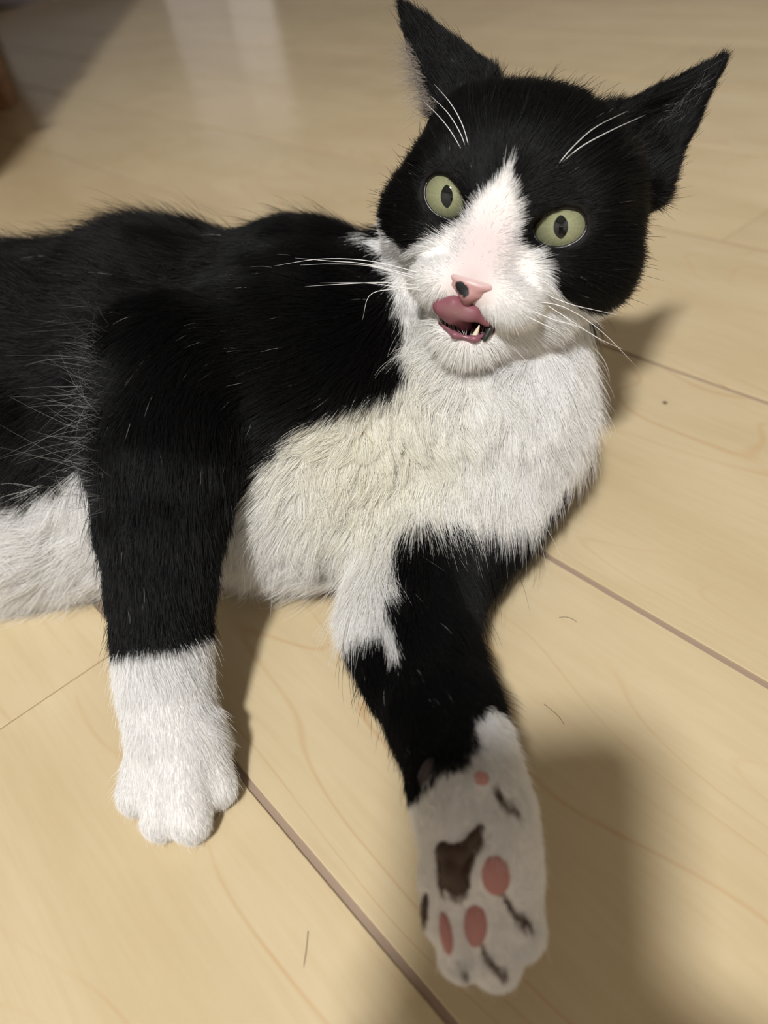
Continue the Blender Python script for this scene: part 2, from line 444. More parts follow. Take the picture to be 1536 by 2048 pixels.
# head
NOSE = H(-0.05, -2.35, 1.9)
def head_flow(V):
    q = toH(V); d = q - np.array([0, -1.6, 2.4]); d[:, 1] += 0.25 * np.clip(q[:, 2] + 1, -3, 0)
    d[:, 2] -= 1.5
    return (d / np.linalg.norm(d, axis=1, keepdims=True)) @ HM.T
def ell(c, r, k, ln):
    f = ell_fn(c, r); R_ = max(r) * 0.01; p = H(*c)
    PR.append((f, p - R_, p + R_, k, 'head', head_flow, ln))
def hcone(a, b, ra, rb, k, ln, reg='head', flow=None):
    cone(H(*a), H(*b), ra * .01, rb * .01, k, reg, head_flow if flow is None else flow, ln)
ell((0, 0.85, -3.3), (4.25, 3.35, 3.9), 0.006, 0.007)
ell((0, 2.2, -2.3), (3.1, 1.45, 1.9), 0.010, 0.006)                 # forehead
for s in (-1, 1):
    ell((s * 2.8, -1.0, -2.3), (1.9, 1.8, 2.0), 0.012, 0.009)    # cheek
    ell((s * 2.05, 0.95, -0.95), (1.35, 0.75, 0.9), 0.008, 0.004)  # brow
    ell((s * 1.75, -1.55, -0.45), (1.4, 1.0, 1.0), 0.010, 0.004)      # below the eye
    ell((s * 1.12, -2.80, 0.52), (1.2, 0.82, 0.95), 0.0045, 0.0035)  # whisker pad
    ell((s * 2.0, 0.0, -0.98), (1.22, 1.22, 1.22), 0.004, 0.002)   # lids round the eyeball
hcone((0, 1.3, -0.8), (0, -2.0, 0.70), 1.2, 0.86, 0.010, 0.0028)   # bridge of the nose
hcone((0.1, -4.42, 0.25), (0.2, -3.4, -2.4), 0.62, 1.5, 0.006, 0.005)  # lower jaw
hcone((0.6, -4.2, 0.05), (1.9, -2.9, -1.7), 0.6, 1.2, 0.006, 0.005)
hcone((-0.6, -4.2, 0.05), (-1.25, -2.8, -2.3), 0.55, 0.9, 0.006, 0.005)
# ears: curved sheets swept from a base arc to the tip
def ear(base, tip, side, cup, w, name, bend=(0, 0, 0), n=26, pw=0.9):
    base, tip, side, cup, bend = (np.array(v, float) for v in (base, tip, side, cup, bend))
    pts = []; rad = []
    for t in np.linspace(0, 1, n):
        ww = w * (1 - t) ** pw + 0.16 * t * (1 - t)
        for s in np.linspace(-1, 1, 17):
            q = base + (tip - base) * t + bend * math.sin(math.pi * t) + side * ww * s - cup * ww * (1 - s * s) * 0.75
            pts.append(H(*q)); rad.append((0.21 - 0.09 * t) * 0.01)
    pts = np.array(pts)
    ax = HM @ (tip - base); ax /= np.linalg.norm(ax)
    PR.append((cloud_fn(pts, rad), pts.min(0) - .003, pts.max(0) + .003, 0.0035, name, ax, 0.0045))
    return pts
def nrm(v): v = np.array(v, float); return v / np.linalg.norm(v)
eL = [toH(P(*q)) for q in ((926, 190, .285), (808, 16, .289), (872, 232, .287), (984, 152, .282))]
EARL = ear(eL[0], eL[1], (eL[3] - eL[2]) / np.linalg.norm(eL[3] - eL[2]), nrm((-0.45, 0.15, -0.6)), np.linalg.norm(eL[3] - eL[2]) / 2, 'ear')
eR = [toH(P(*q)) for q in ((1270, 308, .279), (1446, 122, .283), (1216, 236, .282), (1300, 388, .280))]
EARR = ear(eR[0], eR[1], (eR[3] - eR[2]) / np.linalg.norm(eR[3] - eR[2]), nrm((0.35, 0.05, 0.85)), np.linalg.norm(eR[3] - eR[2]) / 2, 'ear.right', (0.0, 0.06, 0), pw=1.08)
for q_, r_ in ((toH(P(1268, 372, .292)), 0.95), (toH(P(1225, 268, .296)), 0.8), (toH(P(968, 198, .294)), 0.55)): ell(tuple(q_), (r_, r_, r_), 0.010, 0.006)   # ear roots
EYES = []
for s in (-1, 1):
    EYES.append((np.array([s * 2.0, 0.0, -0.98]), s))
def eye_uv(q, c, s):
    th = math.radians(20) * s
    u = (q[..., 0] - c[0]) * math.cos(th) + (q[..., 1] - c[1]) * math.sin(th)
    v = -(q[..., 0] - c[0]) * math.sin(th) + (q[..., 1] - c[1]) * math.cos(th)
    return u * s, v          # u grows outward
def eye_fn(c, s):
    def fn(X):
        q = toH(X); u, v = eye_uv(q, c, s)
        vv = v + 0.04
        d = (np.sqrt((u / 0.90) ** 2 + np.where(vv > 0, vv / (0.56 * (1 + 0.28 * np.clip(u, -1, 1))), vv / 0.68) ** 2) - 1) * 0.6
        return np.maximum(d, (c[2] - 0.35) - q[..., 2]) * 0.01
    return fn
MOUTH_C = np.array([0.0, -3.78, 0.75])
def mouth_fn(X):
    q = toH(X) - MOUTH_C
    c, s_ = math.cos(-0.10), math.sin(-0.10)
    x = q[..., 0] * c - q[..., 1] * s_; y = q[..., 0] * s_ + q[..., 1] * c
    r = np.array([1.05, 0.50, 1.15]); k0 = np.sqrt((x / r[0]) ** 2 + (y / r[1]) ** 2 + (q[..., 2] / r[2]) ** 2)
    return (k0 - 1) * 0.5 * 0.01

lo = np.min([p[1] for p in PR], 0) - 0.01; hi = np.max([p[2] for p in PR], 0) + 0.01
lo[2] = -0.006
FLD = Field(lo, hi, VOX)
for p in PR: FLD.add(p[0], p[1], p[2], p[3])
for c, s in EYES: FLD.cut(eye_fn(c, s), H(*c) - .013, H(*c) + .013)
FLD.cut(mouth_fn, H(*MOUTH_C) - .013, H(*MOUTH_C) + .013)
zz = (FLD.lo[2] + FLD.h * np.arange(FLD.n[2])).astype(np.float32)
FLD.d = np.maximum(FLD.d, (0.0012 - zz)[None, None, :])
BV, BQ = FLD.mesh(1)
BN = normals(BV, BQ)
print('body', len(BV), FLD.n)
bvh = BVHTree.FromPolygons([tuple(v) for v in BV.tolist()], BQ.tolist())
def hit(px, py):
    """point and normal where the line of sight through a pixel meets the body"""
    d = P(px, py, 1.0) - CAM
    h = bvh.ray_cast(Vector(CAM), Vector(d))
    if h[0] is None: return None, None
    n = np.array(h[1]); n = n if n @ d < 0 else -n
    return np.array(h[0]), n

# region, combing direction and fur length of every vertex from the nearest primitives
nv = len(BV)
dist = np.full((len(PR), nv), 0.05, np.float32)
for i, p in enumerate(PR):
    m = ((BV > p[1] - 0.02) & (BV < p[2] + 0.02)).all(1)
    dist[i, m] = p[0](BV[m])
wgt = np.exp(-(dist - dist.min(0)) / 0.004); wgt /= wgt.sum(0)
FLOW = np.zeros((nv, 3)); LEN = np.zeros(nv)
for i, p in enumerate(PR):
    m = wgt[i] > 1e-4
    fl = p[5](BV[m]) if callable(p[5]) else np.tile(p[5], (m.sum(), 1))
    FLOW[m] += wgt[i][m][:, None] * fl; LEN[m] += wgt[i][m] * p[6]
regs = ['torso', 'foreleg', 'foreleg_far', 'head', 'ear', 'ear.right']
rw = np.zeros((len(regs), nv))
for i, p in enumerate(PR): rw[regs.index(p[4])] += wgt[i]
REG = rw.argmax(0)
isH = np.isin(REG, (3, 4, 5))
QH = toH(BV)

# ------------------------------------------------------------------ coat: loops drawn on the body, true in body space
COAT = np.ones(nv)            # 1 black, 0 white
def inside(loop, pts):
    x, y = pts[:, 0], pts[:, 1]; c = np.zeros(len(pts), bool); j = len(loop) - 1
    for i in range(len(loop)):
        xi, yi = loop[i]; xj, yj = loop[j]
        m = ((yi > y) != (yj > y)) & (x < (xj - xi) * (y - yi) / (yj - yi + 1e-12) + xi)
        c ^= m; j = i
    return c
def patch(loop, dep, val, sel, back=0.05, facing=-0.15, arr=None):
    """close a loop of points on the skin, flatten it on its own mean plane and paint what lies inside"""
    pts = []
    for i in range(len(loop)):
        a, b = np.array(loop[i], float), np.array(loop[(i + 1) % len(loop)], float)
        for t in (0, 0.5): pts.append(a + (b - a) * t)
    L3 = []
    for p in pts:
        h, _ = hit(*p)
        ref = P(p[0], p[1], dep)
        if h is None or np.linalg.norm(h - ref) > 0.035: h = ref
        L3.append(h)
    L3 = np.array(L3); c = L3.mean(0)
    ax = c - CAM; ax /= np.linalg.norm(ax)
    # points keep their bearing from the loop's centre line of sight
    u = np.cross(ax, (0, 0, 1)); u /= np.linalg.norm(u); v = np.cross(ax, u)
    def flat(X):
        q = X - c; return np.stack([q @ u, q @ v], 1), q @ ax
    l2, _ = flat(L3); p2, z = flat(BV)
    m = sel & inside(l2, p2) & (z < back) & (BN @ ax < -facing)
    (COAT if arr is None else arr)[m] = val
    return m
notH = ~isH
patch([(735, 425), (762, 500), (788, 560), (806, 640), (820, 738), (760, 765), (700, 795), (640, 832), (590, 870), (540, 918), (500, 970), (480, 1010),
       (462, 1070), (452, 1130), (435, 1250), (560, 1260), (598, 1180), (625, 1190), (650, 1220), (690, 1245), (730, 1258), (765, 1258), (792, 1248), (772, 1212),
       (764, 1180), (790, 1150), (798, 1120), (790, 1085), (805, 1050), (850, 1034), (920, 1026), (1000, 1022), (1050, 1012), (1100, 985), (1150, 945), (1250, 880),
       (1260, 600), (1100, 500), (900, 450)], 0.29, 0.0, notH & (REG != 1), 0.05, -0.3)
patch([(-700, 1050), (-100, 1020), (0, 1010), (60, 985), (120, 955), (170, 930), (300, 930), (460, 1000), (460, 1300), (-700, 1400)], 0.33, 0.0, notH & (REG == 0), 0.07, -0.6)
patch([(190, 1288), (240, 1290), (300, 1284), (360, 1275), (400, 1262), (425, 1250), (560, 1240), (560, 1750), (150, 1750)], 0.262, 0.0, REG == 1, 0.08, -2)
patch([(960, 1415), (985, 1408), (1060, 1420), (1180, 1600), (1180, 2048), (760, 2048), (760, 1600), (815, 1600), (835, 1585), (862, 1560), (885, 1532), (918, 1535), (945, 1500), (955, 1470), (948, 1440)],
      0.21, 0.0, REG == 2, 0.06, -2)
patch([(1022, 322), (1018, 355), (1033, 400), (1037, 440), (1028, 490), (1045, 500), (1065, 498), (1085, 535), (1100, 572), (1135, 602), (1185, 617), (1260, 618), (1260, 780),
       (800, 780), (735, 520), (715, 415), (757, 436), (790, 478), (835, 498), (872, 480), (906, 455), (934, 430), (958, 396), (984, 372), (1005, 350)], 0.256, 0.0, REG == 3, 0.055, -0.3)
COAT[(REG == 0) & (BV[:, 2] < 0.022)] = 0
for c, s in EYES: COAT[isH & (eye_fn(c, s)(BV) < 0.0022)] = 1
# brown marks on the sole: shade painted in the toe grooves, dark claw and pads
TINT = np.zeros(nv)
for lp in ([(998, 1790), (1008, 1786), (1030, 1815), (1062, 1835), (1062, 1852), (1046, 1856), (1030, 1838)], [(952, 1888), (964, 1886), (990, 1922), (1016, 1946), (1008, 1958), (980, 1932)],
           [(985, 1568), (996, 1572), (1012, 1594), (1034, 1606), (1028, 1620), (1010, 1614), (994, 1600)], [(838, 1800), (850, 1790), (852, 1840), (842, 1850)],
           [(912, 1925), (922, 1922), (938, 1950), (930, 1956)], [(868, 1700), (900, 1690), (935, 1700), (958, 1650), (968, 1660), (945, 1735), (930, 1788), (905, 1795), (875, 1772)]):
    patch(lp, 0.195, 1.0, REG == 2, 0.03, -0.2, TINT)
# inside of the mouth and the lids are bare; measure them
for _ in range(2):                       # soften the edges a little
    s1 = np.zeros(nv); c1 = np.zeros(nv)
    for i in range(4):
        np.add.at(s1, BQ[:, i], COAT[BQ[:, (i + 1) % 4]]); np.add.at(c1, BQ[:, i], 1)
    COAT = 0.5 * COAT + 0.5 * s1 / np.maximum(c1, 1)
BARE = np.zeros(nv)
for c, s in EYES:
    BARE = np.maximum(BARE, np.clip(1 - eye_fn(c, s)(BV) / 0.0012, 0, 1) * isH)
inmouth = np.clip(1 - mouth_fn(BV) / 0.0006, 0, 1) * isH
BARE = np.maximum(BARE, inmouth)

# ------------------------------------------------------------------ cat materials
M_SKIN = bpy.data.materials.new('cat_skin'); M_SKIN.use_nodes = True
def skin_nodes(m):
    b = m.node_tree.nodes['Principled BSDF']
    at = nd(m, 'ShaderNodeAttribute', attribute_name='skin_colour')
    lk(m, at.outputs['Color'], b.inputs['Base Color']); b.inputs['Roughness'].default_value = 0.7; b.inputs['Specular IOR Level'].default_value = 0.15
skin_nodes(M_SKIN)
M_FUR = bpy.data.materials.new('cat_fur'); M_FUR.use_nodes = True
def fur_nodes(m):
    b = m.node_tree.nodes['Principled BSDF']
    at = nd(m, 'ShaderNodeAttribute', attribute_name='fur_colour')
    lk(m, at.outputs['Color'], b.inputs['Base Color'])
    b.inputs['Roughness'].default_value = 0.42; b.inputs['Specular IOR Level'].default_value = 0.35
    tr = nd(m, 'ShaderNodeBsdfTranslucent'); lk(m, at.outputs['Color'], tr.inputs['Color'])
    mx = nd(m, 'ShaderNodeMixShader'); mx.inputs[0].default_value = 0.46
    lk(m, b.outputs[0], mx.inputs[1]); lk(m, tr.outputs[0], mx.inputs[2])
    lk(m, mx.outputs[0], m.node_tree.nodes['Material Output'].inputs[0])
fur_nodes(M_FUR)
BLACK = np.array([0.0055, 0.0055, 0.0062]); WHITE = np.array([0.965, 0.96, 0.955])

cat = empty('cat', ground(500, 1150))
tag(cat, 'black and white cat reclining on the floor, licking its lips, one paw stretched forward', 'cat')
bm = to_mesh('body', BV, BQ)
body = link('body', bm, M_SKIN, cat)
sk = COAT[:, None] * np.array([0.006, 0.006, 0.0065]) + (1 - COAT[:, None]) * np.array([0.70, 0.67, 0.65])
cr_ = np.exp(-(np.linalg.norm(BV - P(740, 890, 0.29), axis=1) / 0.04) ** 2)[:, None] * (1 - COAT[:, None]) * (REG == 0)[:, None]
sk = sk * (1 - cr_) + cr_ * np.array([0.42, 0.33, 0.19])
br_ = (np.exp(-(QH[:, 0] / 0.8) ** 2) * np.clip((0.3 - QH[:, 1]) / 1.2, 0, 1) * (QH[:, 2] > -0.4) * (REG == 3) * (1 - COAT))[:, None]
sk = sk * (1 - br_) + br_ * np.array([0.60, 0.51, 0.51])
sk = np.where(TINT[:, None] > 0.5, np.array([0.08, 0.045, 0.032]), sk)
sk = np.where(inmouth[:, None] > 0.5, np.array([0.10, 0.012, 0.016]), sk)
eb = BARE * (inmouth < 0.01)
sk = sk * (1 - eb[:, None]) + eb[:, None] * np.array([0.012, 0.010, 0.010])
ca = bm.color_attributes.new('skin_colour', 'FLOAT_COLOR', 'POINT')
ca.data.foreach_set('color', np.hstack([sk, np.ones((nv, 1))]).astype(np.float32).ravel())
# ------------------------------------------------------------------ fur
def vnoise(X, sc, seed):
    """smooth value noise in 3-d"""
    r = np.random.default_rng(seed).random((32, 32, 32)).astype(np.float32)
    q = X * sc; i = np.floor(q).astype(int); f = q - i; f = f * f * (3 - 2 * f); out = 0
    for a in (0, 1):
        for b in (0, 1):
            for c in (0, 1):
                wv = (f[:, 0] if a else 1 - f[:, 0]) * (f[:, 1] if b else 1 - f[:, 1]) * (f[:, 2] if c else 1 - f[:, 2])
                out = out + wv * r[(i[:, 0] + a) % 32, (i[:, 1] + b) % 32, (i[:, 2] + c) % 32]
    return out
# lengths that differ from the limb's own
len_v = LEN.copy()
dn = np.linalg.norm((QH - np.array([0, -2.3, 1.4])) , axis=1)
hl = np.interp(dn, [0.6, 1.4, 2.4, 3.6, 5.0, 7.0], [0.0022, 0.0032, 0.0042, 0.0052, 0.0065, 0.0085])
bridge = np.exp(-(QH[:, 0] / 0.9) ** 2) * (QH[:, 1] > -2.5) * (QH[:, 1] < 1)
hl = hl * (1 - 0.45 * bridge)
hl = np.where((QH[:, 1] < -3.9) | ((QH[:, 1] < -2.6) & (QH[:, 2] < -0.4)), np.maximum(hl, 0.0065), hl)
len_v = np.where(REG == 3, hl, len_v)
eyed = np.min([eye_fn(c, s)(BV) for c, s in EYES], 0)
len_v = np.where(REG == 3, len_v * np.clip(np.where(COAT < 0.5, 0.8, 0.5) + eyed / 0.012, 0.5, 1), len_v)
dens = np.interp(len_v, [0.002, 0.005, 0.010, 0.018], [1800, 1300, 820, 620]) * 1e4   # hairs per square metre
dens = dens * (1 - np.clip(BARE * 1.5, 0, 1))
dens = np.where(BV[:, 2] < 0.0022, dens * 0.2, dens)
rear = BV[:, 1] > P(-60, 900, 0.36)[1] + 0.01
dens = np.where(rear, dens * 0.35, dens)
# pads and nose leather carry no hair
NOHAIR = []
def bare_spot(p, r): NOHAIR.append((np.asarray(p), r))
PADS = []
PINK, DARK = (0.40, 0.185, 0.17), (0.050, 0.028, 0.020)
for nm, px, py, ang, a_, b_, colr in (('toe_pad', 992, 1752, -0.15, .0036, .0048, PINK), ('toe_pad', 950, 1850, 0.0, .0031, .0052, PINK),
                                      ('toe_pad', 892, 1868, -0.25, .0017, .0052, PINK), ('toe_pad', 851, 1815, 0.1, .0011, .0040, DARK),
                                      
                                      ('dew_pad', 962, 1556, 0.5, .0022, .0020, PINK), ('wrist_pad', 851, 1542, 0.25, .0022, .0040, (0.045, 0.032, 0.032))):
    p_, n_ = hit(px, py)
    if p_ is None: continue
    PADS.append((nm, px, py, ang, a_, b_, colr, p_, n_)); bare_spot(p_, min(a_, b_) * 1.05)
    if b_ > a_ * 1.2:
        up_ = cvec((math.sin(ang), -math.cos(ang), 0)); up_ -= n_ * (up_ @ n_); up_ /= np.linalg.norm(up_)
        for s in (-1, 1): bare_spot(p_ + up_ * s * (b_ - a_) * 0.9, a_ * 0.95)
bare_spot(H(0, -2.55, 1.4), 0.0058); bare_spot(H(-0.5, -2.5, 1.3), 0.0042); bare_spot(H(0.5, -2.5, 1.3), 0.0042); bare_spot(hit(905, 1740)[0], 0.004); bare_spot(H(0, -2.95, 1.4), 0.003)
for p, r in NOHAIR:
    dd = np.linalg.norm(BV - p, axis=1); dens = np.where(dd < r, 0, dens)
TR = np.vstack([BQ[:, [0, 1, 2]], BQ[:, [0, 2, 3]]])
ta = 0.5 * np.linalg.norm(np.cross(BV[TR[:, 1]] - BV[TR[:, 0]], BV[TR[:, 2]] - BV[TR[:, 0]]), axis=1)
tw = ta * dens[TR].mean(1)
NH = int(tw.sum()); print('hairs', NH)
ti = RNG.choice(len(TR), NH, p=tw / tw.sum())
r1, r2 = RNG.random(NH), RNG.random(NH); s_ = np.sqrt(r1)
bc = np.stack([1 - s_, s_ * (1 - r2), s_ * r2], 1)
def interp(A): return (A[TR[ti]] * (bc[..., None] if A.ndim > 1 else bc)).sum(1)
root = interp(BV); nor = interp(BN); nor /= np.linalg.norm(nor, axis=1, keepdims=True)
flow = interp(FLOW); ln = interp(len_v); coat = interp(COAT); reg = REG[TR[ti, 0]]
flow = flow - nor * (flow * nor).sum(1, keepdims=True); fm = np.linalg.norm(flow, axis=1, keepdims=True)
flow = flow / np.maximum(fm, 0.15)
# combing wobbles over a few centimetres, more on the loose chest fur
white_torso = (reg == 0) & (coat < 0.5)
wob = np.stack([vnoise(root, 90, 3 + k) - 0.5 for k in range(3)], 1) + 0.8 * np.stack([vnoise(root, 230, 13 + k) - 0.5 for k in range(3)], 1)
flow = flow + wob * np.where(white_torso, 2.2, np.where(reg == 0, 1.0, 0.6))[:, None]
flow -= nor * (flow * nor).sum(1, keepdims=True); flow /= np.linalg.norm(flow, axis=1, keepdims=True) + 1e-9
jit = RNG.normal(0, 1, (NH, 3))
lift = np.where(reg == 0, 0.42, np.where(reg == 3, 0.32, 0.38)) + 0.12 * jit[:, 0]
ln = ln * np.clip(1 + 0.22 * RNG.normal(0, 1, NH), 0.4, 1.6) * (0.8 + 0.4 * vnoise(root, 120, 41))
guard = RNG.random(NH) < np.where(reg == 0, 0.03, np.where(reg == 1, 0.012, 0.01))
ln = np.where(guard, ln * 1.7, ln); lift = np.where(guard, lift + 0.25, lift)
dirn = flow + nor * np.tan(np.clip(lift, 0.08, 1.1))[:, None] + 0.16 * jit
dirn /= np.linalg.norm(dirn, axis=1, keepdims=True)
K = 5
tt = np.linspace(0, 1, K)
pts = np.zeros((NH, K, 3), np.float32)
for k, t in enumerate(tt):
    pts[:, k] = root - nor * 0.0004 + dirn * (ln * t)[:, None] + (flow * 0.28 - nor * 0.10 + np.array([0, 0, -0.06])) * (ln * t * t)[:, None]
# clumps: tips draw towards the middle of their tuft
def clump(cell, amount, mask, off):
    key = np.floor((root + off) / cell).astype(np.int64)
    key = key[:, 0] * 73856093 ^ key[:, 1] * 19349663 ^ key[:, 2] * 83492791
    _, inv = np.unique(key, return_inverse=True); inv = inv.ravel(); c = np.bincount(inv)
    for k in range(1, K):
        ctr = np.stack([np.bincount(inv, pts[:, k, a]) / c for a in range(3)], 1)[inv]
        am = (amount * tt[k] ** 1.3) * mask
        pts[:, k] += (ctr - pts[:, k]) * am[:, None]
wv = vnoise(root, 160, 77)
warp = np.stack([vnoise(root, 300, 91 + k) for k in range(3)], 1) * 0.004
root = root + warp
cream0 = np.exp(-(np.linalg.norm(root - P(740, 890, 0.29), axis=1) / 0.036) ** 2)
clump(0.0062, 1.0, white_torso * (0.40 + 0.42 * cream0), 0.0)
clump(0.0030, 0.30, (reg != 3) * (~white_torso) * np.where((coat < 0.5), 0.35, 1.0), 0.001)
clump(0.0022, 0.28, (reg == 3) * 1.0, 0.002)
root = root - warp
pts[:, :, 2] = np.maximum(pts[:, :, 2], 0.0006)
# colour per hair: ragged border between black and white, cream on the chest, stray white hairs in the black
edge = coat + 0.22 * (vnoise(root, 500, 55) - 0.5) + 0.10 * RNG.normal(0, 1, NH) * ((coat > 0.02) & (coat < 0.98))
blk = edge > 0.5
stray = blk & (RNG.random(NH) < np.where(reg == 0, 0.0006, 0.0012)); 
col = np.where(blk[:, None], BLACK, WHITE) * (1 + 0.10 * RNG.normal(0, 1, (NH, 1)))
cream = np.exp(-(np.linalg.norm(root - P(740, 890, 0.29), axis=1) / 0.045) ** 2) * (~blk)
col = col * (1 - cream[:, None] * np.array([0.03, 0.06, 0.17]))
brow = blk & (reg == 0); col = np.where(brow[:, None], col * np.array([1.15, 1.0, 0.95]), col)
tnt = interp(TINT); col = np.where((tnt > 0.5)[:, None], np.array([0.13, 0.078, 0.055]), col)
col = np.where(stray[:, None], np.array([0.45, 0.45, 0.45]), col)
col = np.clip(col, 0.002, 0.95)
rad = np.where(blk, 0.000050, 0.000048) * np.clip(0.7 + ln / 0.012, 0.8, 1.5) * np.where(guard, 0.9, 1.0)
# bridge of the nose: thin fur over pink skin
pk = np.exp(-(toH(root)[:, 0] / 0.75) ** 2) * np.clip((0.2 - toH(root)[:, 1]) / 1.2, 0, 1) * (reg == 3) * (toH(root)[:, 1] > -2.8) * (toH(root)[:, 2] > -0.3) * (~blk)
col = col * (1 - pk[:, None] * np.array([0.14, 0.19, 0.16]))
# tufts: long loose hairs at the elbow, in and beside the ears
EX = []
def tuft(p0, p1, n, img, length, colour, reg_, spread=0.35, lift_=0.5, curl=0.25, jx=10, r=0.00004):
    for k in range(n):
        u_ = RNG.random(); px = p0[0] + (p1[0] - p0[0]) * u_ + RNG.normal(0, jx); py = p0[1] + (p1[1] - p0[1]) * u_ + RNG.normal(0, jx)
        p_, n_ = hit(px, py)
        if p_ is None: continue
        v = cvec((img[0], img[1], 0)); v = v / np.linalg.norm(v) + n_ * lift_ + RNG.normal(0, spread, 3); v /= np.linalg.norm(v)
        L_ = length * (0.55 + 0.6 * RNG.random()); side = RNG.normal(0, curl, 3) + np.array([0, 0, -0.1])
        EX.append((np.array([p_ + v * L_ * t + side * L_ * t * t for t in tt]), np.array(colour) * (0.7 + 0.5 * RNG.random()), r, reg_))
tuft((222, 560), (196, 1010), 320, (-1, -0.15), 0.013, (0.20, 0.20, 0.21), 1, 0.32, 0.3, 0.35, 14)
tuft((205, 600), (190, 1010), 70, (-1, -0.1), 0.022, (0.40, 0.40, 0.41), 1, 0.28, 0.3, 0.3, 8)
tuft((822, 90), (872, 225), 600, (-1, -0.12), 0.0095, (0.42, 0.37, 0.33), 4, 0.3, 0.1, 0.2, 4)
tuft((1310, 262), (1400, 172), 110, (1, -0.5), 0.008, (0.34, 0.33, 0.33), 5, 0.25, 0.35, 0.2, 12)
tuft((1240, 320), (1320, 250), 120, (1, -0.7), 0.010, (0.035, 0.03, 0.028), 5, 0.25, 0.35, 0.2, 14)
tuft((800, 1060), (790, 1230), 60, (0.5, 0.8), 0.014, (0.5, 0.5, 0.5), 2, 0.25, 0.25, 0.2, 16)
if EX:
    pts = np.concatenate([pts, np.array([e[0] for e in EX], np.float32)]); col = np.concatenate([col, np.array([e[1] for e in EX])])
    rad = np.concatenate([rad, np.array([e[2] for e in EX])]); reg = np.concatenate([reg, np.array([e[3] for e in EX])])
def fur_object(name, sel):
    n = int(sel.sum())
    if n < 10: return
    hc = bpy.data.hair_curves.new(name); hc.add_curves([K] * n)
    hc.points.foreach_set('position', np.ascontiguousarray(pts[sel], np.float32).ravel())
    rr = (rad[sel][:, None] * np.array([1.0, 1.0, 0.85, 0.6, 0.18])).astype(np.float32)
    a_ = hc.attributes.get('radius') or hc.attributes.new('radius', 'FLOAT', 'POINT')
    a_.data.foreach_set('value', np.ascontiguousarray(rr).ravel())
    a_ = hc.attributes.new('fur_colour', 'FLOAT_COLOR', 'CURVE')
    a_.data.foreach_set('color', np.hstack([col[sel], np.ones((n, 1))]).astype(np.float32).ravel())
    hc.materials.append(M_FUR)
    o = bpy.data.objects.new(name, hc); COL.objects.link(o); o.parent = cat
    o.matrix_parent_inverse = Matrix.Translation(-Vector(cat.location))
    o['kind'] = 'stuff'
    return o
for nm, ids in (('torso_fur', (0,)), ('foreleg_fur', (1,)), ('foreleg_fur', (2,)), ('head_fur', (3,)), ('ear_fur', (4,)), ('ear_fur', (5,))):
    fur_object(nm, np.isin(reg, ids))
# ------------------------------------------------------------------ eyes
def vcol(me, cols):
    a_ = me.color_attributes.new('skin_colour', 'FLOAT_COLOR', 'POINT')
    a_.data.foreach_set('color', np.hstack([cols, np.ones((len(cols), 1))]).astype(np.float32).ravel())
def wet(name, rough=0.08, spec=0.6, sss=0.0):
    m = bpy.data.materials.new(name); m.use_nodes = True; skin_nodes(m)
    b = m.node_tree.nodes['Principled BSDF']; b.inputs['Roughness'].default_value = rough; b.inputs['Specular IOR Level'].default_value = spec
    return m
M_EYE = wet('eye_iris', 0.03, 0.5); M_WET = wet('wet_skin', 0.34, 0.4); M_TONGUE = wet('tongue_skin', 0.5, 0.25); M_NOSE = wet('nose_leather', 0.38, 0.4)
M_PUPIL = mat('pupil_black', (0.004, 0.005, 0.005), 0.03, 0.5)
M_LID = mat('eyelid_dark', (0.010, 0.009, 0.009), 0.32, 0.5)
ER = 1.10
